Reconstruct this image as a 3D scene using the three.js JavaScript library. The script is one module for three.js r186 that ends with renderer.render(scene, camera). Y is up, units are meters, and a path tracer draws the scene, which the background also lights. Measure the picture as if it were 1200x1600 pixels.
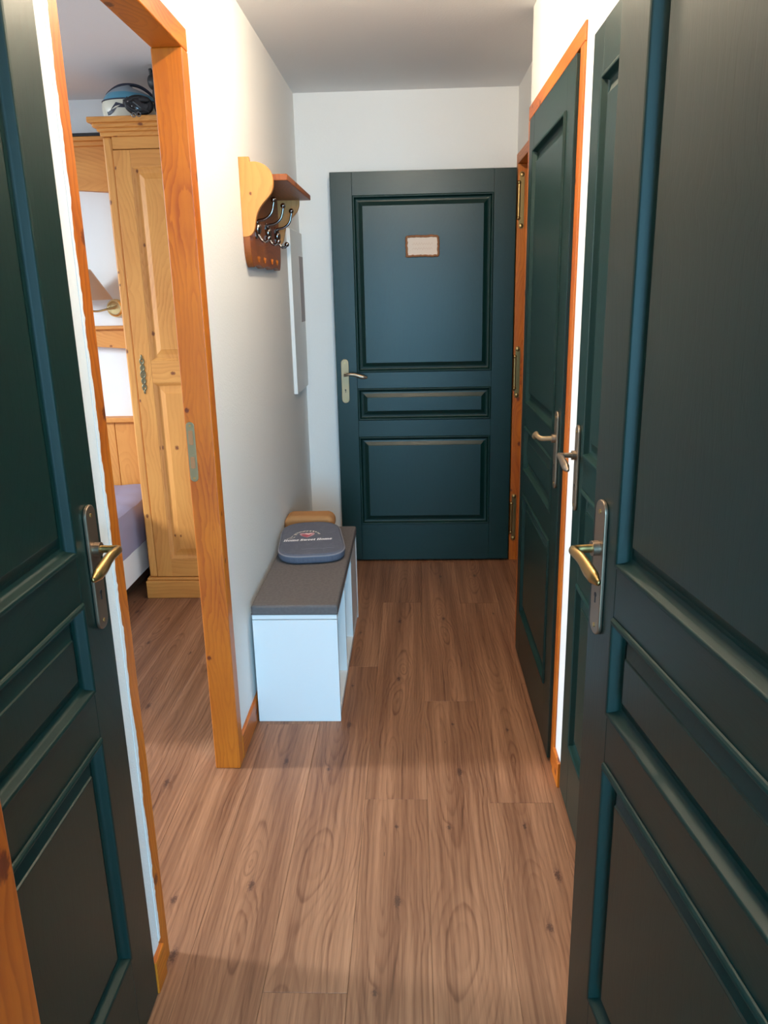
import * as THREE from 'three';
import { RoundedBoxGeometry } from 'three/addons/geometries/RoundedBoxGeometry.js';
import { ConvexGeometry } from 'three/addons/geometries/ConvexGeometry.js';
import { mergeGeometries, toCreasedNormals } from 'three/addons/utils/BufferGeometryUtils.js';
import { RectAreaLightUniformsLib } from 'three/addons/lights/RectAreaLightUniformsLib.js';
import { createNoise2D } from 'simplex-noise';

// ---------------------------------------------------------------- camera, sky, lights, exposure
const scene = new THREE.Scene();
const F = 1219.2;
const camera = new THREE.PerspectiveCamera(2 * Math.atan(800 / F) * 180 / Math.PI, 0.75, 0.05, 60);
camera.position.set(0, 1.4865, 0);
camera.rotation.order = 'YXZ';
camera.rotation.set(-0.2778, 0.0411, -0.0215);
scene.add(camera);
const renderer = new THREE.WebGLRenderer({ antialias: true });
renderer.toneMapping = THREE.LinearToneMapping;
renderer.toneMappingExposure = 1.08;
renderer.shadowMap.enabled = true;
RectAreaLightUniformsLib.init();
scene.background = new THREE.Color().setRGB(0.50, 0.72, 1.0);

function daylight(name, color, intensity, w, h, at, to) {
  const l = new THREE.RectAreaLight(color, intensity, w, h);
  l.name = name; l.position.set(...at); l.lookAt(...to); scene.add(l);
  return l;
}
// daylight entering by the living-room french window behind the viewer, and by the bedroom window
daylight('living_room_daylight', new THREE.Color().setRGB(0.31, 0.69, 1.0), 23, 3.0, 1.7, [0.9, 1.35, 3.36], [0.9, 1.35, 0]);
daylight('bedroom_daylight', new THREE.Color().setRGB(0.76, 0.90, 1.0), 210, 0.5, 1.1, [-5.2, 2.40, -2.08], [0, 0.3, -2.08]);
const LAMP_COLOR = new THREE.Color().setRGB(1.0, 0.83, 0.60);
const HALL_LAMPS = [   // recessed ceiling spots, both just outside the picture
  { at: [-0.02, 2.427, -1.50], power: 2.15, label: 'round recessed ceiling spotlight nearest the viewer' },
  { at: [-0.02, 2.427, -2.52], power: 1.65, label: 'round recessed ceiling spotlight by the coat rack' }];

// ---------------------------------------------------------------- helpers
let rs = 12345;
const rnd = () => { rs = (rs * 1664525 + 1013904223) >>> 0; return rs / 4294967296; };
const seeded = (s) => () => { s = (Math.imul(s, 1664525) + 1013904223) >>> 0; return s / 4294967296; };
const lerp = (a, b, t) => a + (b - a) * t, clamp = (x, a = 0, b = 1) => Math.min(b, Math.max(a, x));
const sstep = (a, b, x) => { const t = clamp((x - a) / (b - a)); return t * t * (3 - 2 * t); };
const V = (x, y, z) => new THREE.Vector3(x, y, z);
const taken = new Map();
function numbered(n) { const k = taken.get(n) || 0; taken.set(n, k + 1); return k ? n + '_' + String(k).padStart(3, '0') : n; }
function info(o, label, category, group, kind) {
  o.userData.label = label; o.userData.category = category;
  if (group) o.userData.group = group;
  if (kind) o.userData.kind = kind;
  return o;
}
function thing(name, label, category, [x, y, z] = [0, 0, 0], turn = 0, kind, group) {
  const o = new THREE.Group(); o.name = kind ? name : numbered(name);
  o.position.set(x, y, z); o.rotation.y = turn; scene.add(o);
  return info(o, label, category, group, kind);
}
function mesh(name, g, m) { const o = new THREE.Mesh(g, m); o.name = name; o.castShadow = o.receiveShadow = true; return o; }
function part(parent, name, g, m, label) { const o = mesh(name, g, m); parent.add(o); if (label) o.userData.label = label; return o; }
// part whose geometry is written in room coordinates, under a thing that is not turned
function wpart(parent, name, g, m, label) {
  let p = V(0, 0, 0), q = parent; while (q && q !== scene) { p.add(q.position); q = q.parent; }
  g.translate(-p.x, -p.y, -p.z);
  return part(parent, name, g, m, label);
}
function struct(name, g, m, label, category) { const o = mesh(name, g, m); scene.add(o); return info(o, label, category, null, 'structure'); }

// texture coordinates in metres: v runs with the grain
function grain(g, axis, size = [1, 1], off = [0, 0]) {
  if (g.index) g = g.toNonIndexed();
  const p = g.attributes.position, n = p.count, uv = new Float32Array(n * 2);
  const A = V(), B = V(), C = V(), N = V(), k = { x: 0, y: 1, z: 2 }[axis];
  for (let i = 0; i < n; i += 3) {
    A.fromBufferAttribute(p, i); B.fromBufferAttribute(p, i + 1); C.fromBufferAttribute(p, i + 2);
    N.copy(B).sub(A).cross(V().copy(C).sub(A));
    const a = [Math.abs(N.x), Math.abs(N.y), Math.abs(N.z)];
    const d = a.indexOf(Math.max(...a));
    let vAx = k, uAx = [0, 1, 2].find((q) => q !== k && q !== d);
    if (d === k) { uAx = (k + 1) % 3; vAx = (k + 2) % 3; }
    [A, B, C].forEach((P, j) => {
      const c = P.toArray();
      uv[(i + j) * 2] = c[uAx] / size[0] + off[0]; uv[(i + j) * 2 + 1] = c[vAx] / size[1] + off[1];
    });
  }
  g.setAttribute('uv', new THREE.BufferAttribute(uv, 2));
  return g;
}
function box(x0, x1, y0, y1, z0, z1, r = 0, seg = 2) {
  const w = x1 - x0, h = y1 - y0, d = z1 - z0;
  const g = r > 0 ? new RoundedBoxGeometry(w, h, d, seg, Math.min(r, w / 2.01, h / 2.01, d / 2.01)) : new THREE.BoxGeometry(w, h, d).toNonIndexed();
  return g.translate((x0 + x1) / 2, (y0 + y1) / 2, (z0 + z1) / 2);
}
const merged = (list) => mergeGeometries(list.map((g) => { const q = g.index ? g.toNonIndexed() : g; for (const k of Object.keys(q.attributes)) if (!['position', 'normal', 'uv'].includes(k)) q.deleteAttribute(k); return q; }));
// swept rod with its own radii along the way
function rod(pts, radii, n = 24, seg = 10, flat = 1) {
  const curve = new THREE.CatmullRomCurve3(pts.map((p) => V(...p)), false, 'catmullrom', 0.5);
  const fr = curve.computeFrenetFrames(n, false), pos = [], idx = [], uv = [];
  const rad = (t) => { const x = t * (radii.length - 1), i = Math.min(radii.length - 2, Math.floor(x)); return lerp(radii[i], radii[i + 1], x - i); };
  for (let i = 0; i <= n; i++) {
    const c = curve.getPointAt(i / n), r = rad(i / n);
    for (let j = 0; j < seg; j++) {
      const a = j / seg * Math.PI * 2, q = c.clone().addScaledVector(fr.normals[i], Math.cos(a) * r).addScaledVector(fr.binormals[i], Math.sin(a) * r * flat);
      pos.push(q.x, q.y, q.z); uv.push(j / seg, i / n);
    }
  }
  for (let i = 0; i < n; i++) for (let j = 0; j < seg; j++) { const a = i * seg + j, b = i * seg + (j + 1) % seg; idx.push(a, b, a + seg, b, b + seg, a + seg); }
  for (const [e, s] of [[0, -1], [n, 1]]) {
    const c = curve.getPointAt(e / n), o = pos.length / 3; pos.push(c.x, c.y, c.z); uv.push(0, 0);
    for (let j = 0; j < seg; j++) { const a = e * seg + j, b = e * seg + (j + 1) % seg; s > 0 ? idx.push(a, b, o) : idx.push(b, a, o); }
  }
  const g = new THREE.BufferGeometry();
  g.setAttribute('position', new THREE.Float32BufferAttribute(pos, 3)); g.setAttribute('uv', new THREE.Float32BufferAttribute(uv, 2)); g.setIndex(idx);
  g.computeVertexNormals();
  return g;
}
function disc(r, h, axis, at, seg = 24) {
  const g = new THREE.CylinderGeometry(r, r, h, seg);
  if (axis === 'x') g.rotateZ(Math.PI / 2); if (axis === 'z') g.rotateX(Math.PI / 2);
  return g.translate(...at);
}
const ball = (r, at, s = [1, 1, 1]) => new THREE.SphereGeometry(r, 16, 12).scale(...s).translate(...at);
// outline in x-y, pushed along z from z0 to z1 with rounded edges
function slab(points, z0, z1, bevel = 0.002, curveSeg = 8, bs = 2) {
  const s = points instanceof THREE.Shape ? points : new THREE.Shape(points.map(([x, y]) => new THREE.Vector2(x, y)));
  const g = new THREE.ExtrudeGeometry(s, { depth: z1 - z0 - 2 * bevel, bevelEnabled: bevel > 0, bevelThickness: bevel, bevelSize: bevel, bevelOffset: -bevel, bevelSegments: bs, curveSegments: curveSeg });
  return g.translate(0, 0, z0 + bevel);
}
function roundRect(w, h, r) {
  const s = new THREE.Shape(), x = -w / 2, y = -h / 2; r = Math.min(r, w / 2 - 1e-5, h / 2 - 1e-5);
  s.moveTo(x + r, y); s.lineTo(x + w - r, y); s.absarc(x + w - r, y + r, r, -Math.PI / 2, 0); s.lineTo(x + w, y + h - r); s.absarc(x + w - r, y + h - r, r, 0, Math.PI / 2);
  s.lineTo(x + r, y + h); s.absarc(x + r, y + h - r, r, Math.PI / 2, Math.PI); s.lineTo(x, y + r); s.absarc(x + r, y + r, r, Math.PI, Math.PI * 1.5);
  return s;
}
// mitred frame round a rectangle: profile of [inward, height]; cap closes the middle
function ringFrame(x0, y0, x1, y1, prof, cap) {   // with cap: flat faces, else rounded
  const pos = [], uv = [], q = (d, z) => [[x0 + d, y0 + d, z], [x1 - d, y0 + d, z], [x1 - d, y1 - d, z], [x0 + d, y1 - d, z]];
  const tri = (a, b, c) => { for (const p of [a, b, c]) pos.push(...p); };
  for (let i = 0; i + 1 < prof.length; i++) {
    const A = q(...prof[i]), B = q(...prof[i + 1]);
    for (let k = 0; k < 4; k++) { const l = (k + 1) % 4; tri(A[k], A[l], B[l]); tri(A[k], B[l], B[k]); }
  }
  if (cap) { const A = q(...prof[prof.length - 1]); tri(A[0], A[1], A[2]); tri(A[0], A[2], A[3]); }
  const g = new THREE.BufferGeometry();
  g.setAttribute('position', new THREE.Float32BufferAttribute(pos, 3));
  g.setAttribute('uv', new THREE.Float32BufferAttribute(new Float32Array(pos.length / 3 * 2), 2));
  g.computeVertexNormals();
  return cap ? g : toCreasedNormals(g, 0.7);
}

// ---------------------------------------------------------------- textures
function tex(w, h, data, srgb, wrap = THREE.MirroredRepeatWrapping) {
  const t = new THREE.DataTexture(data, w, h, THREE.RGBAFormat);
  t.magFilter = THREE.LinearFilter; t.minFilter = THREE.LinearFilter; t.wrapS = t.wrapT = wrap;
  if (srgb) t.colorSpace = THREE.SRGBColorSpace;
  t.needsUpdate = true; return t;
}
// sawn wood: rings cut by the board (cathedrals), knots, fibres. Returns colour and height
function wood({ W, H, wm, hm, seed, light, dark, knotCol, rings = 60, contrast = 0.6, knots = [], heart = 0.5, wander = 0.03, cone = 0.05, fibre = 0.06, tone = 0.08, sharp = 2 }) {
  const r = seeded(seed), n1 = createNoise2D(r), n2 = createNoise2D(r), n3 = createNoise2D(r), n4 = createNoise2D(r);
  const col = new Uint8Array(W * H * 4), hgt = new Uint8Array(W * H * 4);
  const hx = [], dy = [];
  for (let j = 0; j < H; j++) { const y = j / H * hm; hx[j] = heart * wm + wander * n1(y * 0.9, 3.3); dy[j] = cone * (n2(y * 1.15, 7.7) + 0.4 * n2(y * 2.7, 1.1)); }
  for (let j = 0; j < H; j++) {
    const y = j / H * hm;
    for (let i = 0; i < W; i++) {
      const x = i / W * wm;
      const wob = 0.010 * n3(x * 9, y * 2.2) + 0.0035 * n3(x * 34 + 9, y * 7) + 0.0009 * n3(x * 120, y * 26);
      let d = Math.hypot(x - hx[j] + wob, dy[j]) + 0.25 * wob, kn = 0;
      for (const k of knots) {
        const ex = (x - k.x) / k.r, ey = (y - k.y) / (k.r * (k.s || 1.7)), q = ex * ex + ey * ey;
        if (q < 60) { d += k.r * 1.15 * Math.exp(-q / 7); kn = Math.max(kn, 1 - sstep(0.5, 1.25, Math.sqrt(q) + 0.25 * n4(x * 200, y * 150))); }
      }
      const ph = d * rings, fr = ph - Math.floor(ph);
      const ring = Math.pow(fr, sharp) * (1 - sstep(0.9, 1, fr));
      const fib = n4(x * 900, y * 14) * 0.6 + n4(x * 2300, y * 40) * 0.4;
      const pore = Math.max(0, n1(x * 700 + 40, y * 9) - 0.55) * 1.5;
      const big = n2(x * 5 + 20, y * 1.3 + 4) * 0.7 + n2(x * 14, y * 3.1) * 0.3;
      let t = clamp(ring * contrast * (0.55 + 0.45 * n1(x * 6 + 5, y * 1.7)) + fib * fibre + pore * fibre * 3 + big * tone * 1.6 + 0.12);
      const o = (j * W + i) * 4;
      for (let c = 0; c < 3; c++) { let v = lerp(light[c], dark[c], t); v = lerp(v, knotCol[c], kn * 0.8); col[o + c] = clamp(v, 0, 255); }
      col[o + 3] = 255;
      const hv = clamp(0.75 - ring * 0.3 - pore * 0.6 + fib * 0.12) * 255;
      hgt[o] = hgt[o + 1] = hgt[o + 2] = hv; hgt[o + 3] = 255;
    }
  }
  return { map: tex(W, H, col, true), bump: tex(W, H, hgt, false), size: [wm, hm] };
}
// printed oak: long fibres first, thin growth lines and cathedrals over them, knots with feathered tails
function oak({ W, H, wm, hm, seed, light, dark, knotCol, rings, knots, heart }) {
  const r = seeded(seed), n1 = createNoise2D(r), n2 = createNoise2D(r), n3 = createNoise2D(r), n4 = createNoise2D(r);
  const amp = Array.from({ length: 400 }, () => 0.25 + 0.75 * r());
  const col = new Uint8Array(W * H * 4), hgt = new Uint8Array(W * H * 4);
  for (let j = 0; j < H; j++) {
    const y = j / H * hm, hx = heart * wm + 0.030 * n1(y * 0.7, 3.3) + 0.006 * n1(y * 3, 9), dy = 0.055 * (n2(y * 0.85, 7.7) + 0.30 * n2(y * 2.3, 1.1));
    for (let i = 0; i < W; i++) {
      const x = i / W * wm;
      const wob = 0.006 * n3(x * 7, y * 1.6) + 0.0022 * n3(x * 26 + 9, y * 5) + 0.0008 * n3(x * 90, y * 18);
      let d = Math.hypot(x - hx + wob, dy + 0.3 * wob), kn = 0;
      for (const k of knots) {
        const ex = (x - k.x + 0.002 * n3(x * 40, y * 40)) / k.r, ey = (y - k.y) / (k.r * k.s), q = ex * ex + ey * ey;
        if (q < 70) { d += k.r * 1.5 * Math.exp(-q / 8); kn = Math.max(kn, 1 - sstep(0.2, 1.5, Math.sqrt(q) + 0.35 * n4(x * 160, y * 110)), 0.55 * Math.exp(-ex * ex * 1.6 - Math.abs(ey) * 0.55)); }
      }
      const ph = d * rings + 0.3 * n4(x * 5, y), fr = ph - Math.floor(ph), line = Math.exp(-Math.pow((fr - 0.62) / (fr > 0.62 ? 0.10 : 0.24), 2)) * amp[Math.floor(ph) % 400];
      const streak = 0.45 * n1(x * 48 + 60, y * 0.8) + 0.33 * n2(x * 130 + 5, y * 1.9) + 0.22 * n3(x * 380, y * 5);
      const zone = n4(x * 9 + 11, y * 0.55 + 2), fib = n1(x * 1100, y * 16);
      const t = clamp(0.34 + 0.30 * streak + 0.44 * line * (0.62 + 0.38 * n2(x * 20, y * 3)) + 0.20 * zone + 0.07 * fib - 0.06);
      const o = (j * W + i) * 4;
      for (let c = 0; c < 3; c++) col[o + c] = clamp(lerp(lerp(light[c], dark[c], t), knotCol[c], clamp(kn) * 0.75), 0, 255);
      col[o + 3] = 255;
      const hv = clamp(0.7 - line * 0.25 + 0.15 * fib - 0.2 * streak) * 255;
      hgt[o] = hgt[o + 1] = hgt[o + 2] = hv; hgt[o + 3] = 255;
    }
  }
  return { map: tex(W, H, col, true), bump: tex(W, H, hgt, false) };
}
function noiseTex(W, H, fn, srgb, wrap) {
  const d = new Uint8Array(W * H * 4);
  for (let j = 0; j < H; j++) for (let i = 0; i < W; i++) { const v = fn(i / W, j / H), o = (j * W + i) * 4; const c = Array.isArray(v) ? v : [v, v, v]; for (let k = 0; k < 3; k++) d[o + k] = clamp(c[k], 0, 255); d[o + 3] = 255; }
  return tex(W, H, d, srgb, wrap);
}
const std = (o) => new THREE.MeshStandardMaterial(o), phy = (o) => new THREE.MeshPhysicalMaterial(o);
const rgb = (r, g, b) => new THREE.Color().setRGB(r, g, b);

// floor: oak-look boards, five printed faces
const PW = 0.188, PL = 1.545;
const floorMats = [];
for (let k = 0; k < 6; k++) {
  const r = seeded(700 + k * 13), kn = [];
  for (let q = 0; q < 2 + (k % 2); q++) kn.push({ x: 0.03 + r() * 0.13, y: 0.1 + r() * 1.35, r: 0.004 + r() * 0.005, s: 1.8 + r() * 1.6 });
  const w = oak({ W: 256, H: 1792, wm: PW, hm: PL, seed: 31 + k * 7, light: [172, 124, 92], dark: [86, 49, 30], knotCol: [66, 40, 32], rings: [92, 78, 104, 84, 96, 72][k], knots: kn, heart: [0.5, 0.32, 0.68, 0.45, 0.58, 0.15][k] });
  floorMats.push(std({ map: w.map, bumpMap: w.bump, bumpScale: 0.0002, roughness: 0.46 }));
}
const knotsAlong = (seed, n, wm, hm, r0, r1) => { const r = seeded(seed), a = []; for (let i = 0; i < n; i++) a.push({ x: r() * wm, y: (i + r()) / n * hm, r: r0 + r() * (r1 - r0), s: 1.2 + r() * 0.5 }); return a; };
const honeyW = wood({ W: 256, H: 2048, wm: 0.24, hm: 2.2, seed: 5, light: [212, 119, 27], dark: [146, 58, 9], knotCol: [92, 34, 16], rings: 70, contrast: 0.55, knots: knotsAlong(91, 16, 0.24, 2.2, 0.006, 0.012), wander: 0.05, cone: 0.06, fibre: 0.05, tone: 0.22 });
const honey = phy({ map: honeyW.map, bumpMap: honeyW.bump, bumpScale: 0.0002, roughness: 0.42 });
const pineW = wood({ W: 512, H: 2048, wm: 0.6, hm: 2.2, seed: 17, light: [224, 160, 88], dark: [180, 106, 46], knotCol: [110, 56, 30], rings: 48, contrast: 0.5, knots: knotsAlong(23, 26, 0.6, 2.2, 0.004, 0.009), wander: 0.12, cone: 0.09, fibre: 0.04, tone: 0.12 });
const pine = std({ map: pineW.map, bumpMap: pineW.bump, bumpScale: 0.00015, roughness: 0.5, color: rgb(0.98, 0.90, 0.74) });
const rackPine = std({ map: pineW.map, bumpMap: pineW.bump, bumpScale: 0.00015, roughness: 0.45, color: rgb(1, 0.92, 0.80) });
const rackShaded = std({ map: honeyW.map, roughness: 0.42, color: rgb(0.50, 0.48, 0.55) });  // honey pine of the rack with its shade put into the tint
const greenW = wood({ W: 512, H: 2048, wm: 0.6, hm: 2.2, seed: 77, light: [2, 41, 37], dark: [1, 30, 27], knotCol: [1, 30, 27], rings: 46, contrast: 0.45, knots: [], wander: 0.16, cone: 0.11, fibre: 0.14, tone: 0.05, sharp: 3 });
const green = phy({ map: greenW.map, bumpMap: greenW.bump, bumpScale: 0.0002, roughness: 0.38, specularIntensity: 0.9 });
const greenTrim = phy({ color: new THREE.Color('rgb(2,41,37)'), roughness: 0.5, specularIntensity: 0.7 });
const wallN = createNoise2D(seeded(3));
const plasterBump = noiseTex(512, 512, (u, v) => 128 + 70 * wallN(u * 40, v * 40) * 0.6 + 50 * wallN(u * 110, v * 110));
plasterBump.repeat.set(1.6, 1.6);
const plaster = std({ color: rgb(0.88, 0.87, 0.855), roughness: 0.85, bumpMap: plasterBump, bumpScale: 0.0008 });
const ceilingMat = std({ color: rgb(0.86, 0.845, 0.835), roughness: 0.9, bumpMap: plasterBump, bumpScale: 0.0006 });
const whiteLam = std({ color: rgb(0.80, 0.81, 0.82), roughness: 0.4 });
const whitePlastic = std({ color: rgb(0.82, 0.82, 0.81), roughness: 0.4 });
const brass = std({ color: rgb(0.50, 0.34, 0.14), roughness: 0.32, metalness: 1 });
const bronze = std({ color: rgb(0.30, 0.23, 0.17), roughness: 0.38, metalness: 0.9 });
const oldGold = std({ color: rgb(0.44, 0.32, 0.19), roughness: 0.5, metalness: 0.8 });
const chrome = std({ color: rgb(0.30, 0.265, 0.255), roughness: 0.14, metalness: 1 });
const black = std({ color: rgb(0.012, 0.012, 0.014), roughness: 0.5 });
const clothN = createNoise2D(seeded(8));
const weave = noiseTex(256, 256, (u, v) => 128 + 60 * Math.sin(u * Math.PI * 128) * Math.sin(v * Math.PI * 128) + 45 * clothN(u * 60, v * 60), false, THREE.RepeatWrapping);
weave.repeat.set(5, 5);
const greyTone = noiseTex(256, 256, (u, v) => { const k = 1 + 0.10 * clothN(u * 90, v * 90) + 0.05 * clothN(u * 8, v * 8); return [104 * k, 98 * k, 98 * k]; }, true);
greyTone.repeat.set(3, 3);
const greyCloth = std({ map: greyTone, bumpMap: weave, bumpScale: 0.0008, roughness: 0.95 });
const tanCloth = std({ color: rgb(0.42, 0.20, 0.075), bumpMap: weave, bumpScale: 0.0008, roughness: 0.95 });
const lilacCloth = std({ color: rgb(0.30, 0.27, 0.37), bumpMap: weave, bumpScale: 0.001, roughness: 0.95 });
const glass = phy({ color: 0xffffff, transmission: 1, thickness: 0, roughness: 0.02, ior: 1.5 });

const G_SIZE = greenW.size, H_SIZE = honeyW.size, P_SIZE = pineW.size;
const hOff = () => [rnd() * 3, rnd() * 3];

// ---------------------------------------------------------------- the shell of the flat
const CEIL = 2.433, XL = -0.585, XR = 0.437, XR2 = 0.533, ZB = -4.28, XBED = -3.65, ZLIV = 3.4;
const wallUV = (g) => grain(g, 'y', [1, 1]);
struct('ceiling', wallUV(box(-3.8, 3.6, CEIL, CEIL + 0.12, -4.4, 3.5)), ceilingMat, 'pale grey painted ceiling over the hallway', 'ceiling');
const floorBase = struct('floor', grain(merged([box(-3.8, 3.6, -0.12, -0.0125, -4.4, 3.5)]), 'z', [PW, PL]), floorMats[0], 'brown wood-look plank floor running the length of the hallway', 'floor');
struct('wall_left', wallUV(merged([
  box(-0.66, XL, 0, CEIL, ZB, -2.24), box(-0.66, XL, 2.135, CEIL, -2.24, -1.405), box(-0.66, XL, 0, CEIL, -1.405, -1.344),
  box(-0.66, XL, 2.056, CEIL, -1.344, -0.60), box(-0.66, XL, 0, CEIL, -0.60, -0.55)])), plaster, 'white textured wall along the left of the hallway', 'wall');
struct('wall_back', wallUV(box(-3.75, 1.7, 0, CEIL, ZB - 0.1, ZB)), plaster, 'white wall at the far end of the hallway', 'wall');
struct('wall_right', wallUV(merged([
  box(XR, XR2, 0, CEIL, -3.15, -3.10), box(XR, XR2, 2.112, CEIL, -3.10, -2.19), box(XR, XR2, 0, CEIL, -2.19, -2.091),
  box(XR, XR2, 2.056, CEIL, -2.091, -1.355), box(XR, XR2, 0, CEIL, -1.355, -0.55)])), plaster, 'white wall strips between the green doors on the right', 'wall');
struct('wall_right_far', wallUV(merged([
  box(XR2, 0.61, 0, CEIL, ZB, -4.245), box(XR2, 0.61, 2.105, CEIL, -4.245, -3.26), box(XR2, 0.61, 0, CEIL, -3.26, -3.10)])), plaster, 'set-back white wall beside the far open door', 'wall');
struct('wall_near', wallUV(merged([
  box(-3.65, -0.41, 0, CEIL, -0.55, -0.45), box(-0.41, 0.45, 2.10, CEIL, -0.55, -0.45), box(0.45, 3.4, 0, CEIL, -0.55, -0.45)])), plaster, 'white partition wall with the doorway the viewer looks through', 'wall');
struct('wall_bedroom_near', wallUV(box(XBED, -0.66, 0, CEIL, -1.405, -1.344)), plaster, 'white bedroom wall nearest the viewer', 'wall');
struct('wall_bedroom_left', wallUV(merged([
  box(-3.75, XBED, 0, CEIL, ZB, -3.20), box(-3.75, XBED, 0, 0.9, -3.20, -1.50), box(-3.75, XBED, 2.25, CEIL, -3.20, -1.50), box(-3.75, XBED, 0, CEIL, -1.50, -0.45)])), plaster, 'white bedroom wall that holds the window', 'wall');
struct('wall_outer_right', wallUV(merged([box(1.7, 1.8, 0, CEIL, ZB - 0.1, -0.55), box(3.4, 3.5, 0, CEIL, -0.55, ZLIV + 0.1)])), plaster, 'outer white wall behind the rooms on the right', 'wall');
struct('wall_living_left', wallUV(box(-2.3, -2.2, 0, CEIL, -0.45, ZLIV)), plaster, 'white living room wall on the left behind the viewer', 'wall');
struct('wall_living_back', wallUV(merged([
  box(-2.3, -0.60, 0, CEIL, ZLIV, ZLIV + 0.1), box(2.40, 3.4, 0, CEIL, ZLIV, ZLIV + 0.1), box(-0.60, 2.40, 2.2, CEIL, ZLIV, ZLIV + 0.1), box(-0.60, 2.40, 0, 0.48, ZLIV, ZLIV + 0.1)])), plaster, 'white living room wall with the window behind the viewer', 'wall');

// windows
function windowUnit(name, label, horizontal, a0, a1, y0, y1, at, panes) {
  const w = thing(name, label, 'window', horizontal ? [a0, y0, at] : [at, y0, a0], 0, 'structure');
  const bar = (p, q, r, s) => (horizontal ? box(p, q, r, s, at + 0.02, at + 0.07, 0.004) : box(at - 0.07, at - 0.02, r, s, p, q, 0.004));
  const f = 0.05, n = panes, pw = (a1 - a0) / n;
  wpart(w, 'window_frame', merged([bar(a0, a1, y0, y0 + f), bar(a0, a1, y1 - f, y1), ...Array.from({ length: n + 1 }, (_, i) => bar(Math.max(a0, a0 + i * pw - f / 2), Math.min(a1, a0 + i * pw + f / 2), y0 + f, y1 - f))]), whitePlastic);
  for (let i = 0; i < n; i++) {
    const p = a0 + i * pw + f / 2, q = a0 + (i + 1) * pw - f / 2;
    wpart(w, 'pane', horizontal ? box(p, q, y0 + f, y1 - f, at + 0.043, at + 0.047) : box(at - 0.047, at - 0.043, y0 + f, y1 - f, p, q), glass);
  }
}
windowUnit('window_1', 'wide white window of the living room behind the viewer', true, -0.60, 2.40, 0.48, 2.2, ZLIV, 3);
windowUnit('window_2', 'white bedroom window letting daylight onto the floor', false, -3.20, -1.50, 0.9, 2.25, XBED, 2);

// floor boards
{
  const plankGeo = (w, l) => {
    const b = 0.0009, t = 0.012, P = [];
    for (const sx of [-1, 1]) for (const sz of [-1, 1]) { P.push(V(sx * w / 2, -t, sz * l / 2), V(sx * w / 2, -b, sz * l / 2), V(sx * (w / 2 - b), 0, sz * (l / 2 - b))); }
    return new ConvexGeometry(P);
  };
  const cache = new Map();
  let seedp = seeded(4242), last = -1;
  for (let k = -12; k <= 2; k++) {
    const x0 = 0.029 + PW * k, xc = x0 + PW / 2;
    let j0 = { '-1': -2.035, 1: -2.02, 0: -2.62, '-2': -2.9, '-3': -2.46, 2: -2.75 }[k];
    if (j0 === undefined) j0 = -2.0 - seedp() * 1.2;
    for (let m = -3; m <= 2; m++) {
      let za = j0 - PL * (m + 1) , zb = j0 - PL * m;            // from za (far) to zb (near)
      za = Math.max(za, -4.30); zb = Math.min(zb, -0.56);
      if (zb - za < 0.05) continue;
      const key = (zb - za).toFixed(3);
      const flip = seedp() < 0.5 ? -1 : 1, flv = seedp() < 0.5 ? -1 : 1;
      let v = Math.floor(seedp() * 6); if (v === last) v = (v + 1) % 6; last = v;
      const g0 = plankGeo(PW - 0.0004, zb - za - 0.0004);
      const p = g0.attributes.position, uv = new Float32Array(p.count * 2);
      for (let i = 0; i < p.count; i++) { uv[i * 2] = 0.5 + flip * p.getX(i) / PW; uv[i * 2 + 1] = 0.5 + flv * p.getZ(i) / PL; }
      g0.setAttribute('uv', new THREE.BufferAttribute(uv, 2));
      const o = part(floorBase, 'plank', g0, floorMats[v]);
      o.position.set(xc, 0, (za + zb) / 2);
    }
  }
}

// baseboards
const hb = (g, axis) => grain(g, axis, H_SIZE, hOff());
struct('baseboard_left', hb(merged([box(XL, -0.573, 0, 0.085, ZB, -2.247, 0.003), box(XL, -0.573, 0, 0.085, -1.403, -1.346, 0.003)]), 'z'), honey, 'low honey pine skirting board along the left wall', 'skirting board');
struct('baseboard_back', hb(box(XL + 0.012, XR2, 0, 0.085, ZB, ZB + 0.012, 0.003), 'x'), honey, 'honey pine skirting board below the far wall', 'skirting board');
struct('baseboard_right', hb(merged([box(0.427, XR, 0, 0.085, -2.184, -2.093, 0.003)]), 'z'), honey, 'short honey pine skirting piece between two green doors on the right', 'skirting board');

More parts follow.
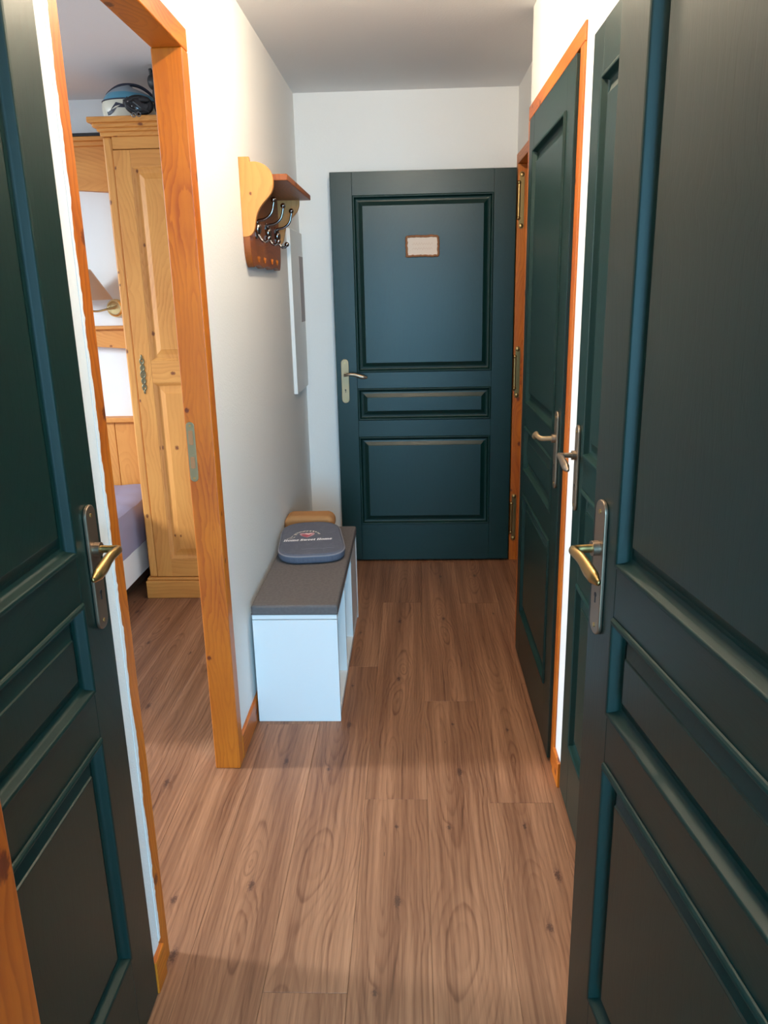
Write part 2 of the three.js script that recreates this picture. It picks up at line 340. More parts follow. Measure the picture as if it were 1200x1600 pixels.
// door frames
const frame = (name, label, pos) => thing(name, label, 'door frame', pos, 0, 'structure');
const fr1 = frame('trim_1', 'orange varnished pine frame of the bedroom doorway', [-0.615, 0, -1.82]);
const jambFar = wpart(fr1, 'jamb', hb(merged([box(-0.655, -0.574, 0, 2.085, -2.246, -2.19, 0.004)]), 'y'), honey);
const jambNear = wpart(fr1, 'jamb', hb(box(-0.655, -0.584, 0, 2.085, -1.455, -1.400, 0.002), 'y'), honey);
wpart(fr1, 'head', hb(box(-0.655, -0.574, 2.085, 2.14, -2.246, -1.400, 0.004), 'z'), honey);
wpart(fr1, 'door_stop', hb(merged([box(-0.640, -0.628, 0.0, 2.085, -1.468, -1.455, 0.002)]), 'y'), honey);
{ // strike plate let into the far jamb
  const sp = slab(roundRect(0.024, 0.175, 0.0119), 0, 0.0025, 0.0008);
  sp.translate(-0.6395, 1.047, -2.1905);
  const plate = wpart(jambFar, 'strike_plate', sp, std({ color: rgb(0.30, 0.26, 0.15), roughness: 0.45, metalness: 0.8 }), 'worn brass strike plate');
  const dk = std({ color: rgb(0.36, 0.17, 0.07), roughness: 0.7 });
  for (const [y, h] of [[1.089, 0.042], [1.016, 0.034]]) wpart(jambFar, 'latch_hole', slab(roundRect(0.013, h, 0.003), 0, 0.003, 0.0005).translate(-0.6395, y, -2.1899), dk);
  for (const y of [1.124, 0.970]) wpart(jambFar, 'screw', disc(0.0035, 0.002, 'z', [-0.6395, y, -2.1878], 10), brass);
}
{ // ragged edge of wall paint that ran over the near jamb
  const r = seeded(55), n = createNoise2D(r), pts = [];
  const N = 240;
  for (let i = 0; i <= N; i++) { const y = 0.09 + i / N * 2.0; const e = 0.012 + 0.0035 * n(y * 3, 1) + 0.0026 * n(y * 14, 2) + 0.0018 * n(y * 47, 5) + (r() < 0.08 ? 0.003 * r() : 0); pts.push([e, y]); }
  const outline = [[0, 0.09], ...pts, [0, 2.09]];
  const g = slab(outline, 0, 0.0012, 0.0003, 1, 1).rotateY(Math.PI / 2).translate(-0.5847, 0, -1.3995);
  wpart(jambNear, 'paint_edge', g, plaster, 'ragged white wall paint overlapping the wood');
}
const fr2 = frame('trim_2', 'thin honey pine frame around the closed green door on the right', [XR, 0, -2.65]);
wpart(fr2, 'jamb', hb(box(0.431, 0.53, 0, 2.066, -2.236, -2.186, 0.003), 'y'), honey);
wpart(fr2, 'jamb', hb(box(0.431, 0.53, 0, 2.066, -3.152, -3.053, 0.003), 'y'), honey);
wpart(fr2, 'head', hb(box(0.431, 0.53, 2.066, 2.113, -3.152, -2.186, 0.003), 'z'), honey);
const fr3 = frame('trim_3', 'honey pine frame with brass hinges beside the far open door', [0.57, 0, -3.75]);
const jamb3 = wpart(fr3, 'jamb', hb(box(0.527, 0.625, 0, 2.07, -4.25, -4.196, 0.003), 'y'), honey);
wpart(fr3, 'jamb', hb(box(0.527, 0.625, 0, 2.07, -3.262, -3.212, 0.003), 'y'), honey);
wpart(fr3, 'head', hb(box(0.527, 0.625, 2.07, 2.12, -4.25, -3.212, 0.003), 'z'), honey);
for (const yc of [1.90, 1.05, 0.25]) {
  const h = wpart(jamb3, 'hinge', merged([slab(roundRect(0.026, 0.27, 0.012), 0, 0.003, 0.001).translate(0.549, yc, -4.1965), disc(0.0075, 0.15, 'y', [0.534, yc, -4.188], 14), ball(0.0095, [0.534, yc + 0.083, -4.188]), ball(0.0095, [0.534, yc - 0.083, -4.188]),
    ball(0.011, [0.549, yc + 0.12, -4.194], [1, 1, 0.4]), ball(0.011, [0.549, yc - 0.12, -4.194], [1, 1, 0.4])]), brass, 'brass hinge');
}
const fr4 = frame('trim_4', 'reddish pine frame of the doorway beside the viewer, shade put into its tint', [0.02, 0, -0.5]);
const shadedHoney = phy({ map: honeyW.map, roughness: 0.4, clearcoat: 0.3, color: rgb(0.70, 0.45, 0.42) });  // reddish pine, tint also darkened to carry the shade beside the viewer
wpart(fr4, 'jamb', hb(box(-0.412, -0.355, 0, 2.06, -0.562, -0.438, 0.004), 'y'), shadedHoney);
wpart(fr4, 'jamb', hb(box(0.402, 0.455, 0, 2.06, -0.562, -0.438, 0.004), 'y'), shadedHoney);
wpart(fr4, 'head', hb(box(-0.412, 0.455, 2.06, 2.11, -0.562, -0.438, 0.004), 'x'), shadedHoney);
const fr5 = frame('trim_5', 'slim pine rebate around the closed green door on the left', [-0.62, 0, -0.97]);
wpart(fr5, 'jamb', hb(box(-0.655, -0.596, 0, 2.05, -1.3445, -1.3385), 'y'), honey);
wpart(fr5, 'jamb', hb(box(-0.655, -0.596, 0, 2.05, -0.602, -0.596), 'y'), honey);
wpart(fr5, 'head', hb(box(-0.655, -0.596, 2.045, 2.056, -1.3445, -0.596), 'z'), honey);
const fr6 = frame('trim_6', 'slim pine rebate around the green closet door on the right', [0.49, 0, -1.72]);
wpart(fr6, 'jamb', hb(box(0.452, 0.52, 0, 2.05, -2.0915, -2.086), 'y'), honey);
wpart(fr6, 'jamb', hb(box(0.452, 0.52, 0, 2.05, -1.360, -1.355), 'y'), honey);
wpart(fr6, 'head', hb(box(0.452, 0.52, 2.045, 2.056, -2.0915, -1.355), 'z'), honey);

// ---------------------------------------------------------------- green panelled doors
const BEAD = [[0, 0], [0.0008, 0.0030], [0.0028, 0.0056], [0.0058, 0.0066], [0.0088, 0.0056], [0.0108, 0.0028], [0.0116, -0.0010], [0.0126, -0.0075], [0.0165, -0.0120], [0.0230, -0.0138]];
const FIELD = [[0.0205, -0.0145], [0.0300, -0.0132], [0.0480, -0.0048], [0.0492, -0.0020], [0.0505, -0.0015]];
const DOOR_ROWS = [[0.208, 0.706], [0.795, 0.968], [1.051, 1.930]];
const DH = 2.04;
function leverSet(door0, x, dir, plateMat, leverMat, lift = 0) {
  const door = new THREE.Group(); door.name = 'handle'; door.position.y = lift; door0.add(door);   // dir: the way the lever points along local x
  part(door, 'handle_plate', slab(roundRect(0.041, 0.232, 0.020), 0, 0.007, 0.0022, 10, 3).translate(x, 1.008, 0), plateMat, 'long rounded metal backplate');
  part(door, 'rose', disc(0.0125, 0.012, 'z', [x, 1.043, 0.012]), plateMat);
  part(door, 'keyhole', merged([disc(0.0042, 0.001, 'z', [x, 0.962, 0.0073], 12), box(x - 0.0018, x + 0.0018, 0.948, 0.961, 0.0069, 0.0078)]), black);
  for (const y of [1.105, 0.908]) part(door, 'screw', disc(0.0038, 0.0016, 'z', [x, y, 0.0075], 12), brass);
  const d = dir, y = 1.043;
  part(door, 'lever', merged([
    rod([[x, y, 0.012], [x, y, 0.030], [x, y, 0.044], [x + d * 0.008, y + 0.002, 0.053], [x + d * 0.026, y + 0.005, 0.056], [x + d * 0.055, y + 0.003, 0.054], [x + d * 0.085, y - 0.006, 0.052], [x + d * 0.112, y - 0.012, 0.050], [x + d * 0.121, y - 0.013, 0.049]], [0.0072, 0.0070, 0.0072, 0.0078, 0.0088, 0.0100, 0.0118, 0.0112, 0.004], 40, 14, 0.72)]), leverMat, 'curved lever handle');
  return door;
}
function makeDoor(name, label, w, pos, turn, handleSide, leverMat, plateMat = bronze, opts = {}) {
  const D = thing(name, label, 'door', pos, turn, 'structure');
  const T = 0.04, s = 0.110, ga = (g, ax) => grain(g, ax, G_SIZE, hOff());
  const R = 0.0022;
  part(D, 'stile', ga(box(0, s, 0, DH, -T, 0, R), 'y'), green);
  part(D, 'stile', ga(box(w - s, w, 0, DH, -T, 0, R), 'y'), green);
  const ys = [0, ...DOOR_ROWS.flat(), DH];
  for (let i = 0; i < 4; i++) part(D, 'rail', ga(box(s, w - s, ys[i * 2], ys[i * 2 + 1], -T, -0.0003, 0.0006, 1), 'x'), green);
  for (const [y0, y1] of DOOR_ROWS) {
    const P = part(D, 'panel', ga(merged([ringFrame(s, y0, w - s, y1, FIELD, true), box(s, w - s, y0, y1, -0.030, -0.0146)]), 'y'), green);
    part(P, 'moulding', ga(ringFrame(s, y0, w - s, y1, BEAD, false), 'y'), greenTrim);
  }
  const hx = handleSide === 'left' ? 0.046 : w - 0.046;
  leverSet(D, hx, handleSide === 'left' ? 1 : -1, plateMat, leverMat, opts.lift || 0);
  const edge = handleSide === 'left' ? 0 : w;
  part(D, 'latch_plate', box(edge - 0.0012, edge + 0.0012, 0.93, 1.12, -0.030, -0.010), brass);
  return D;
}
makeDoor('door_1', 'dark green closed door at the left edge beside the bedroom doorway', 0.73, [-0.573, 0.012, -0.607], Math.PI / 2, 'right', brass, bronze);
makeDoor('door_2', 'large dark green door swung open at the right edge nearest the viewer', 0.73, [0.298, 0.012, -1.262], -(Math.PI / 2 - 0.1295), 'left', brass, bronze, { lift: 0.02 });
makeDoor('door_3', 'dark green closet door half hidden behind the open right door', 0.73, [0.433, 0.012, -2.085], -Math.PI / 2, 'left', bronze, bronze);
makeDoor('door_4', 'narrow-looking closed dark green door in the orange frame on the right', 0.815, [0.421, 0.012, -3.050], -Math.PI / 2, 'right', oldGold, bronze);
makeDoor('door_5', 'wide dark green door with a small plaque folded back against the far wall', 0.93, [-0.409, 0.012, -4.185], 0, 'left', bronze, oldGold);

// plaque on the far door
{
  const s = thing('door_plaque', 'small cream plaque with rough brown rim hanging on the far green door', 'plaque', [0.052, 1.694, -4.187]);
  const c = document.createElement('canvas'); c.width = 256; c.height = 144; const x = c.getContext('2d');
  x.fillStyle = 'rgb(226,206,190)'; x.fillRect(0, 0, 256, 144);
  x.strokeStyle = 'rgba(196,160,140,0.55)'; x.lineWidth = 3;
  const r = seeded(9);
  for (let l = 0; l < 2; l++) { x.beginPath(); for (let i = 0; i < 40; i++) { const px = 46 + i * 4.2, py = 56 + l * 34 + Math.sin(i * 1.3 + l) * 7 + (r() - 0.5) * 7; i ? x.lineTo(px, py) : x.moveTo(px, py); } x.stroke(); }
  const t = new THREE.CanvasTexture(c); t.colorSpace = THREE.SRGBColorSpace;
  const g = slab(roundRect(0.160, 0.094, 0.008), 0, 0.007, 0.001); const p = g.attributes.position, uv = g.attributes.uv;
  for (let i = 0; i < p.count; i++) uv.setXY(i, 0.5 + p.getX(i) / 0.16, 0.5 + p.getY(i) / 0.094);
  part(s, 'plate', g, std({ map: t, roughness: 0.7 }));
  const pts = [], n = createNoise2D(seeded(66));
  const W2 = 0.080, H2 = 0.047, per = 2 * (2 * W2 + 2 * H2);
  for (let i = 0; i < 64; i++) {
    let d = i / 64 * per, px, py;
    if (d < 2 * W2) { px = -W2 + d; py = -H2; } else if ((d -= 2 * W2) < 2 * H2) { px = W2; py = -H2 + d; } else if ((d -= 2 * H2) < 2 * W2) { px = W2 - d; py = H2; } else { d -= 2 * W2; px = -W2; py = H2 - d; }
    pts.push(V(px + 0.0026 * n(i * 0.9, 1), py + 0.0026 * n(i * 0.9, 7), 0.006));
  }
  const cv = new THREE.CatmullRomCurve3(pts, true);
  part(s, 'rim', new THREE.TubeGeometry(cv, 128, 0.0058, 8, true), std({ color: rgb(0.27, 0.095, 0.026), roughness: 0.6 }));
}

// ---------------------------------------------------------------- storage bench with seat cushion and pads
{
  const x0 = -0.567, x1 = -0.272, zN = -2.478, zF = -3.418, t = 0.018;
  const b = thing('storage_bench', 'low white storage bench with open cubes against the left wall', 'bench', [(x0 + x1) / 2, 0, (zN + zF) / 2]);
  const R = 0.0012;
  wpart(b, 'end_panel', box(x0, x1, 0, 0.394, zN - t, zN, R), whiteLam);
  wpart(b, 'end_panel', box(x0, x1, 0, 0.394, zF, zF + t, R), whiteLam);
  wpart(b, 'top_panel', box(x0, x1, 0.397, 0.413, zF, zN, R), whiteLam);
  wpart(b, 'bottom_panel', box(x0 + 0.004, x1 - 0.001, 0.022, 0.040, zF + t, zN - t, R), whiteLam);
  wpart(b, 'plinth', box(x1 - 0.020, x1 - 0.004, 0, 0.022, zF + t, zN - t), whiteLam);
  wpart(b, 'back_panel', box(x0, x0 + 0.004, 0.022, 0.397, zF + t, zN - t), whiteLam);
  for (const z of [zN - 0.312, zN - 0.625]) wpart(b, 'divider', box(x0 + 0.004, x1 - 0.001, 0.040, 0.397, z - t, z, R), whiteLam);
  wpart(b, 'cube_door', box(x1 - 0.018, x1 - 0.002, 0.044, 0.393, zF + t + 0.003, zN - 0.625 - t - 0.003, R), whiteLam);
  const cz = thing('seat_cushion', 'long flat grey cushion covering the white storage bench', 'cushion', [(x0 + x1) / 2, 0.413, (zN + zF) / 2]);
  wpart(cz, 'cover', grain(box(x0 - 0.002, x1 + 0.003, 0.413, 0.449, zF + 0.008, zN + 0.003, 0.009, 3), 'z', [0.4, 0.4]), greyCloth);
  wpart(cz, 'piping', merged([[x0, zN], [x1, zN], [x1, zF + 0.01], [x0, zF + 0.01]].map(([px, pz], i, a) => { const [qx, qz] = a[(i + 1) % 4]; return rod([[px, 0.4165, pz], [(px + qx) / 2, 0.4165, (pz + qz) / 2], [qx, 0.4165, qz]], [0.003, 0.003], 4, 6); })), greyCloth);
}
function padShape(wF, wB, d, r) { // rounded seat pad, front (towards viewer) at -d/2
  const s = new THREE.Shape();
  const P = [[-wF / 2, -d / 2], [wF / 2, -d / 2], [wB / 2, d / 2], [-wB / 2, d / 2]], n = 4;
  for (let i = 0; i < n; i++) {
    const p = new THREE.Vector2(...P[i]), a = new THREE.Vector2(...P[(i + 3) % 4]), c = new THREE.Vector2(...P[(i + 1) % 4]);
    const u = a.clone().sub(p).normalize().multiplyScalar(r).add(p), v = c.clone().sub(p).normalize().multiplyScalar(r).add(p);
    i ? s.lineTo(u.x, u.y) : s.moveTo(u.x, u.y); s.quadraticCurveTo(p.x, p.y, v.x, v.y);
  }
  s.closePath(); return s;
}
{
  const tp = thing('tan_cushion', 'tan brown cushion standing on the bench behind the denim pad', 'cushion', [-0.470, 0.4495, -3.352]);
  part(tp, 'cover', slab(roundRect(0.222, 0.078, 0.036), -0.055, 0.055, 0.022, 10, 5).translate(0, 0.039, 0), tanCloth);
  // denim pad
  const dp = thing('denim_seat_pad', 'grey-blue denim seat pad with embroidered heart and white lettering', 'seat pad', [-0.432, 0.4615, -3.085]);
  dp.rotation.order = 'YXZ'; dp.rotation.x = 0.055; dp.rotation.y = 0.13;
  const PWd = 0.280, PD = 0.395;
  const c = document.createElement('canvas'); c.width = 704; c.height = 1024; const x = c.getContext('2d');
  const W = 704, H = 1024;
  x.fillStyle = 'rgb(92,96,112)'; x.fillRect(0, 0, W, H);
  const r = seeded(21);
  for (let i = 0; i < 26000; i++) { const v = r(); x.fillStyle = v < 0.5 ? `rgba(60,64,82,${0.25 * r()})` : `rgba(150,152,164,${0.22 * r()})`; x.fillRect(r() * W, r() * H, 2 + r() * 5, 1.5); }
  for (let i = 0; i < 300; i++) { x.fillStyle = `rgba(120,124,140,${0.12 * r()})`; x.beginPath(); x.ellipse(r() * W, r() * H, 20 + r() * 40, 8 + r() * 12, r() * 3, 0, 7); x.fill(); }
  const cx = W * 0.44, cy = H * 0.46;
  // heart with sprigs and a bow, over the lettering
  const stitch = (col, lw, pts) => { x.strokeStyle = col; x.lineWidth = lw; x.lineCap = 'round'; x.beginPath(); pts.forEach((p, i) => (i ? x.lineTo(...p) : x.moveTo(...p))); x.stroke(); };
  const heart = (hx, hy, s, col) => { x.fillStyle = col; x.beginPath(); x.moveTo(hx, hy + s); x.bezierCurveTo(hx - 1.5 * s, hy - 0.1 * s, hx - 0.9 * s, hy - 1.1 * s, hx, hy - 0.35 * s); x.bezierCurveTo(hx + 0.9 * s, hy - 1.1 * s, hx + 1.5 * s, hy - 0.1 * s, hx, hy + s); x.fill(); };
  heart(cx, cy - 40, 86, 'rgb(196,150,158)'); heart(cx - 8, cy - 20, 56, 'rgb(176,84,100)'); heart(cx + 14, cy - 66, 40, 'rgb(228,190,190)');
  for (const s of [-1, 1]) for (let i = 0; i < 9; i++) {
    const a = -0.2 - i * 0.27, px = cx + s * Math.cos(a) * 128, py = cy - 30 + Math.sin(a) * 120;
    x.fillStyle = i % 3 ? 'rgb(196,196,190)' : 'rgb(226,214,206)'; x.beginPath(); x.ellipse(px, py, 20, 9, -a * s + 0.6, 0, 7); x.fill();
    x.fillStyle = 'rgb(110,104,92)'; x.beginPath(); x.ellipse(px + s * 8, py + 14, 12, 5, a, 0, 7); x.fill();
  }
  stitch('rgb(210,206,198)', 7, [[cx - 210, cy + 60], [cx - 170, cy + 30], [cx - 150, cy - 20]]); stitch('rgb(210,206,198)', 7, [[cx - 180, cy + 66], [cx - 140, cy + 40], [cx - 128, cy + 10]]);
  x.fillStyle = 'rgb(244,244,250)'; x.font = 'bold italic 78px serif'; x.textAlign = 'center';
  x.fillText('Home Sweet Home', cx + 2, cy + 140, 500);
  x.strokeStyle = 'rgb(244,244,250)'; x.lineWidth = 2.4; x.strokeText('Home Sweet Home', cx + 2, cy + 140, 500);
  stitch('rgb(132,138,160)', 5, Array.from({ length: 24 }, (_, i) => [cx - 60 + i * 14, H * 0.83 + 7 * Math.sin(i * 0.9)]));
  const t = new THREE.CanvasTexture(c); t.colorSpace = THREE.SRGBColorSpace;
  const shp = padShape(PWd, PWd * 0.86, PD, 0.105);
  let g2 = slab(shp, 0, 0.040, 0.015, 14, 6); if (g2.index) g2 = g2.toNonIndexed();
  g2.rotateX(-Math.PI / 2);           // shape y becomes -z, thickness becomes y
  const p = g2.attributes.position, uv = g2.attributes.uv;
  for (let i = 0; i < p.count; i++) uv.setXY(i, 0.5 + p.getX(i) / PWd, 0.5 - p.getZ(i) / PD);
  const cover = part(dp, 'cover', g2, std({ map: t, bumpMap: weave, bumpScale: 0.0006, roughness: 0.95 }));
  const out = shp.getPoints(14).map((q) => V(q.x * 0.985, 0.031, -q.y * 0.985));
  part(cover, 'piping', new THREE.TubeGeometry(new THREE.CatmullRomCurve3(out, true, 'catmullrom', 0.2), 160, 0.0036, 8, true), std({ color: rgb(0.23, 0.23, 0.27), roughness: 0.9 }), 'pale corded edge');
}

// ---------------------------------------------------------------- coat rack with shelf and hooks
{
  const zA = -2.84, zB = -3.47, k = thing('coat_rack', 'wall coat rack of pale pine and shade-darkened honey pine with a top shelf', 'coat rack', [-0.555, 1.57, (zA + zB) / 2]);
  const side = new THREE.Shape();
  side.moveTo(-0.5845, 1.927); side.lineTo(-0.549, 1.927); side.lineTo(-0.546, 1.911); side.bezierCurveTo(-0.515, 1.914, -0.470, 1.900, -0.470, 1.848);
  side.bezierCurveTo(-0.470, 1.800, -0.500, 1.795, -0.522, 1.762); side.bezierCurveTo(-0.545, 1.728, -0.534, 1.700, -0.552, 1.681); side.bezierCurveTo(-0.560, 1.672, -0.572, 1.671, -0.5845, 1.672); side.closePath();
  for (const z of [zA, zB]) wpart(k, 'side_panel', grain(slab(side, z - 0.020, z, 0.0015, 14), 'y', P_SIZE, hOff()), rackPine, 'pale scrolled pine side panel');
  const bb = new THREE.Shape(); const a0 = -zA + 0.002, a1 = -zB + 0.018;      // outline over distance along the wall and height
  bb.moveTo(a0, 1.90); bb.lineTo(a0, 1.655); bb.quadraticCurveTo(a0 + 0.004, 1.59, a0 + 0.045, 1.572);
  const n = 3; for (let i = 0; i < n; i++) { const p = a0 + 0.045 + (a1 - a0 - 0.09) * i / n, q = a0 + 0.045 + (a1 - a0 - 0.09) * (i + 1) / n; bb.quadraticCurveTo((p + q) / 2, 1.588, q, 1.572); }
  bb.quadraticCurveTo(a1 - 0.004, 1.59, a1, 1.655); bb.lineTo(a1, 1.90); bb.closePath();
  const bg = slab(bb, 0, 0.024, 0.002, 10).rotateY(Math.PI / 2).translate(-0.5845, 0, 0);
  const board = wpart(k, 'backboard', grain(bg, 'z', H_SIZE, hOff()), rackShaded, 'honey pine backboard, darkened in colour for shade, with scalloped lower edge');
  for (const z of [-2.98, -3.10, -3.26, -3.38]) for (const s of [-1, 0, 1]) wpart(board, 'carved_leaf', ball(0.012, [0, 0, 0], [0.16, 1, 0.32]).rotateX(s * 0.6).translate(-0.560, 1.602, z + s * 0.014), honey);
  wpart(k, 'shelf', grain(box(-0.5845, -0.424, 1.852, 1.873, zB - 0.025, zA - 0.020, 0.003), 'z', H_SIZE, hOff()), rackShaded, 'honey pine shelf board, darkened in colour for shade');
  for (const z of [-2.945, -3.155, -3.365]) {
    const h = wpart(k, 'hook', merged([slab(roundRect(0.022, 0.070, 0.010), 0, 0.005, 0.0015).rotateY(Math.PI / 2).translate(-0.5605, 1.705, z),
      rod([[-0.557, 1.728, z], [-0.545, 1.732, z], [-0.520, 1.738, z], [-0.499, 1.756, z], [-0.490, 1.785, z], [-0.489, 1.797, z]], [0.006, 0.0055, 0.005, 0.0048, 0.0045, 0.0045], 24, 10),
      rod([[-0.557, 1.692, z], [-0.548, 1.680, z], [-0.537, 1.664, z], [-0.524, 1.660, z], [-0.515, 1.668, z]], [0.006, 0.0055, 0.005, 0.005, 0.005], 18, 10)]), chrome, 'dark polished double hook');
    part(h, 'tip', ball(0.0098, [0, 0, 0]).translate(-0.489 + 0.555, 1.800 - 1.57, z - (zA + zB) / 2), chrome);
    part(h, 'tip', ball(0.0098, [0, 0, 0]).translate(-0.514 + 0.555, 1.672 - 1.57, z - (zA + zB) / 2), chrome);
    part(h, 'knob', ball(0.0165, [0, 0, 0], [0.8, 1.3, 1]).translate(-0.551 + 0.555, 1.705 - 1.57, z - (zA + zB) / 2), chrome);
  }
}
// white service panel and grey notice on the left wall
{
  const p = thing('service_panel', 'flat white wall panel on the left wall beyond the coat rack', 'wall panel', [-0.575, 1.0, -4.0]);
  wpart(p, 'cover', box(-0.585, -0.567, 1.0, 1.77, -4.225, -3.825, 0.002), whitePlastic);
  const n = thing('paper_notice', 'narrow greyish sheet stuck on the white wall panel', 'notice', [-0.566, 1.34, -4.14]);
  wpart(n, 'sheet', box(-0.567, -0.5655, 1.335, 1.655, -4.215, -4.075), std({ color: rgb(0.46, 0.41, 0.41), roughness: 0.8 }));
}

// ---------------------------------------------------------------- recessed hallway spotlight, above the picture
for (const { at: [lx, ly, lz], power, label } of HALL_LAMPS) {
  const l = thing('ceiling_spotlight', label, 'ceiling light', [lx, ly, lz], 0, undefined, 'hallway spotlights');
  part(l, 'trim_ring', new THREE.TorusGeometry(0.050, 0.006, 10, 40).rotateX(Math.PI / 2).translate(0, 0.004, 0), whitePlastic);
  part(l, 'lamp_disc', new THREE.CylinderGeometry(0.044, 0.044, 0.006, 32).translate(0, 0.003, 0), std({ color: rgb(0.9, 0.85, 0.75), emissive: LAMP_COLOR, emissiveIntensity: 4 }));
  const s = new THREE.PointLight(LAMP_COLOR, power, 0, 2);
  s.position.set(lx, ly - 0.024, lz); s.castShadow = true; s.shadow.radius = 1; s.name = 'hall_light';
  scene.add(s);
}

// ---------------------------------------------------------------- bedroom: wardrobe, bed, headboard unit, lamp, helmet
{
  const zf = -3.67, zb = -4.26, xL = -1.345, xR2 = -0.672, w = thing('wardrobe', 'tall pale pine wardrobe with a panelled door in the bedroom', 'wardrobe', [(xL + xR2) / 2, 0, (zf + zb) / 2]);
  const pg = (g, a) => grain(g, a, P_SIZE, hOff());
  wpart(w, 'side_panel', pg(box(xL, xL + 0.022, 0.10, 2.17, zb, zf - 0.022, 0.003), 'y'), pine);
  wpart(w, 'side_panel', pg(box(xR2 - 0.022, xR2, 0.10, 2.17, zb, zf - 0.022, 0.003), 'y'), pine);
  wpart(w, 'back_panel', pg(box(xL + 0.022, xR2 - 0.022, 0.10, 2.17, zb, zb + 0.008), 'y'), pine);
  wpart(w, 'plinth', pg(merged([box(xL - 0.018, xR2, 0, 0.092, zb, zf + 0.018, 0.004), box(xL - 0.012, xR2, 0.092, 0.108, zb, zf + 0.012, 0.007, 3)]), 'x'), pine);
  wpart(w, 'cornice', pg(merged([box(xL - 0.006, xR2, 2.150, 2.170, zb, zf + 0.008, 0.006, 3), box(xL - 0.016, xR2, 2.168, 2.186, zb, zf + 0.020, 0.008, 3), box(xL - 0.030, xR2, 2.182, 2.204, zb, zf + 0.034, 0.010, 3), box(xL - 0.044, xR2, 2.200, 2.223, zb, zf + 0.048, 0.005, 2)]), 'x'), pine);
  const post = wpart(w, 'corner_post', pg(box(xL, xL + 0.040, 0.108, 2.15, zf - 0.022, zf, 0.010, 4), 'y'), pine);
  wpart(w, 'corner_post', pg(box(xR2 - 0.040, xR2, 0.108, 2.15, zf - 0.022, zf, 0.010, 4), 'y'), pine);
  wpart(w, 'frieze', pg(box(xL + 0.040, xR2 - 0.040, 2.10, 2.15, zf - 0.022, zf - 0.004, 0.002), 'x'), pine);
  const W2 = xR2 - xL - 0.08;
  const OG = [[0, 0], [0.004, -0.001], [0.010, -0.007], [0.014, -0.010], [0.018, -0.0105]], FL = [[0.016, -0.0112], [0.030, -0.0100], [0.050, -0.0035], [0.052, -0.0018], [0.053, -0.0015]];
  for (const i of [0]) {
    const a = xL + 0.040 + i * W2 + 0.0015, b = a + W2 - 0.003, y0 = 0.112, y1 = 2.096, st = 0.075;
    const d = new THREE.Group(); d.name = 'door'; d.position.set(0, 0, 0); w.add(d);
    const zz = zf + 0.002;
    wpart(d, 'stile', pg(box(a, a + st, y0, y1, zz - 0.020, zz, 0.002), 'y'), pine);
    wpart(d, 'stile', pg(box(b - st, b, y0, y1, zz - 0.020, zz, 0.002), 'y'), pine);
    const rows = [[0.205, 1.085], [1.185, 2.03]];
    for (const [q0, q1] of [[y0, 0.205], [1.085, 1.185], [2.03, y1]]) wpart(d, 'rail', pg(box(a + st, b - st, q0, q1, zz - 0.020, zz - 0.0004, 0.0006, 1), 'x'), pine);
    for (const [q0, q1] of rows) wpart(d, 'panel', pg(merged([ringFrame(a + st, q0, b - st, q1, OG, false), ringFrame(a + st, q0, b - st, q1, FL, true), box(a + st, b - st, q0, q1, -0.018, -0.0114)]).translate(0, 0, zz), 'y'), pine);
    // pierced lock plate
    const lp = [], lx = a + 0.032, lz = zz + 0.0015;
    for (let q = 0; q < 5; q++) { const yy = 1.125 + (q - 2) * 0.030; lp.push(new THREE.TorusGeometry(q === 2 ? 0.011 : 0.0085, 0.0032, 8, 18).scale(1, 1.5, 0.6).translate(lx, yy, lz)); }
    lp.push(ball(0.006, [lx, 1.206, lz], [0.8, 1.8, 0.5]), ball(0.006, [lx, 1.044, lz], [0.8, 1.8, 0.5]), box(lx - 0.005, lx + 0.005, 1.065, 1.185, lz - 0.0015, lz + 0.001));
    wpart(d, 'lock_plate', merged(lp), std({ color: rgb(0.20, 0.17, 0.10), roughness: 0.45, metalness: 0.9 }), 'ornate pierced brass lock plate');
  }
}
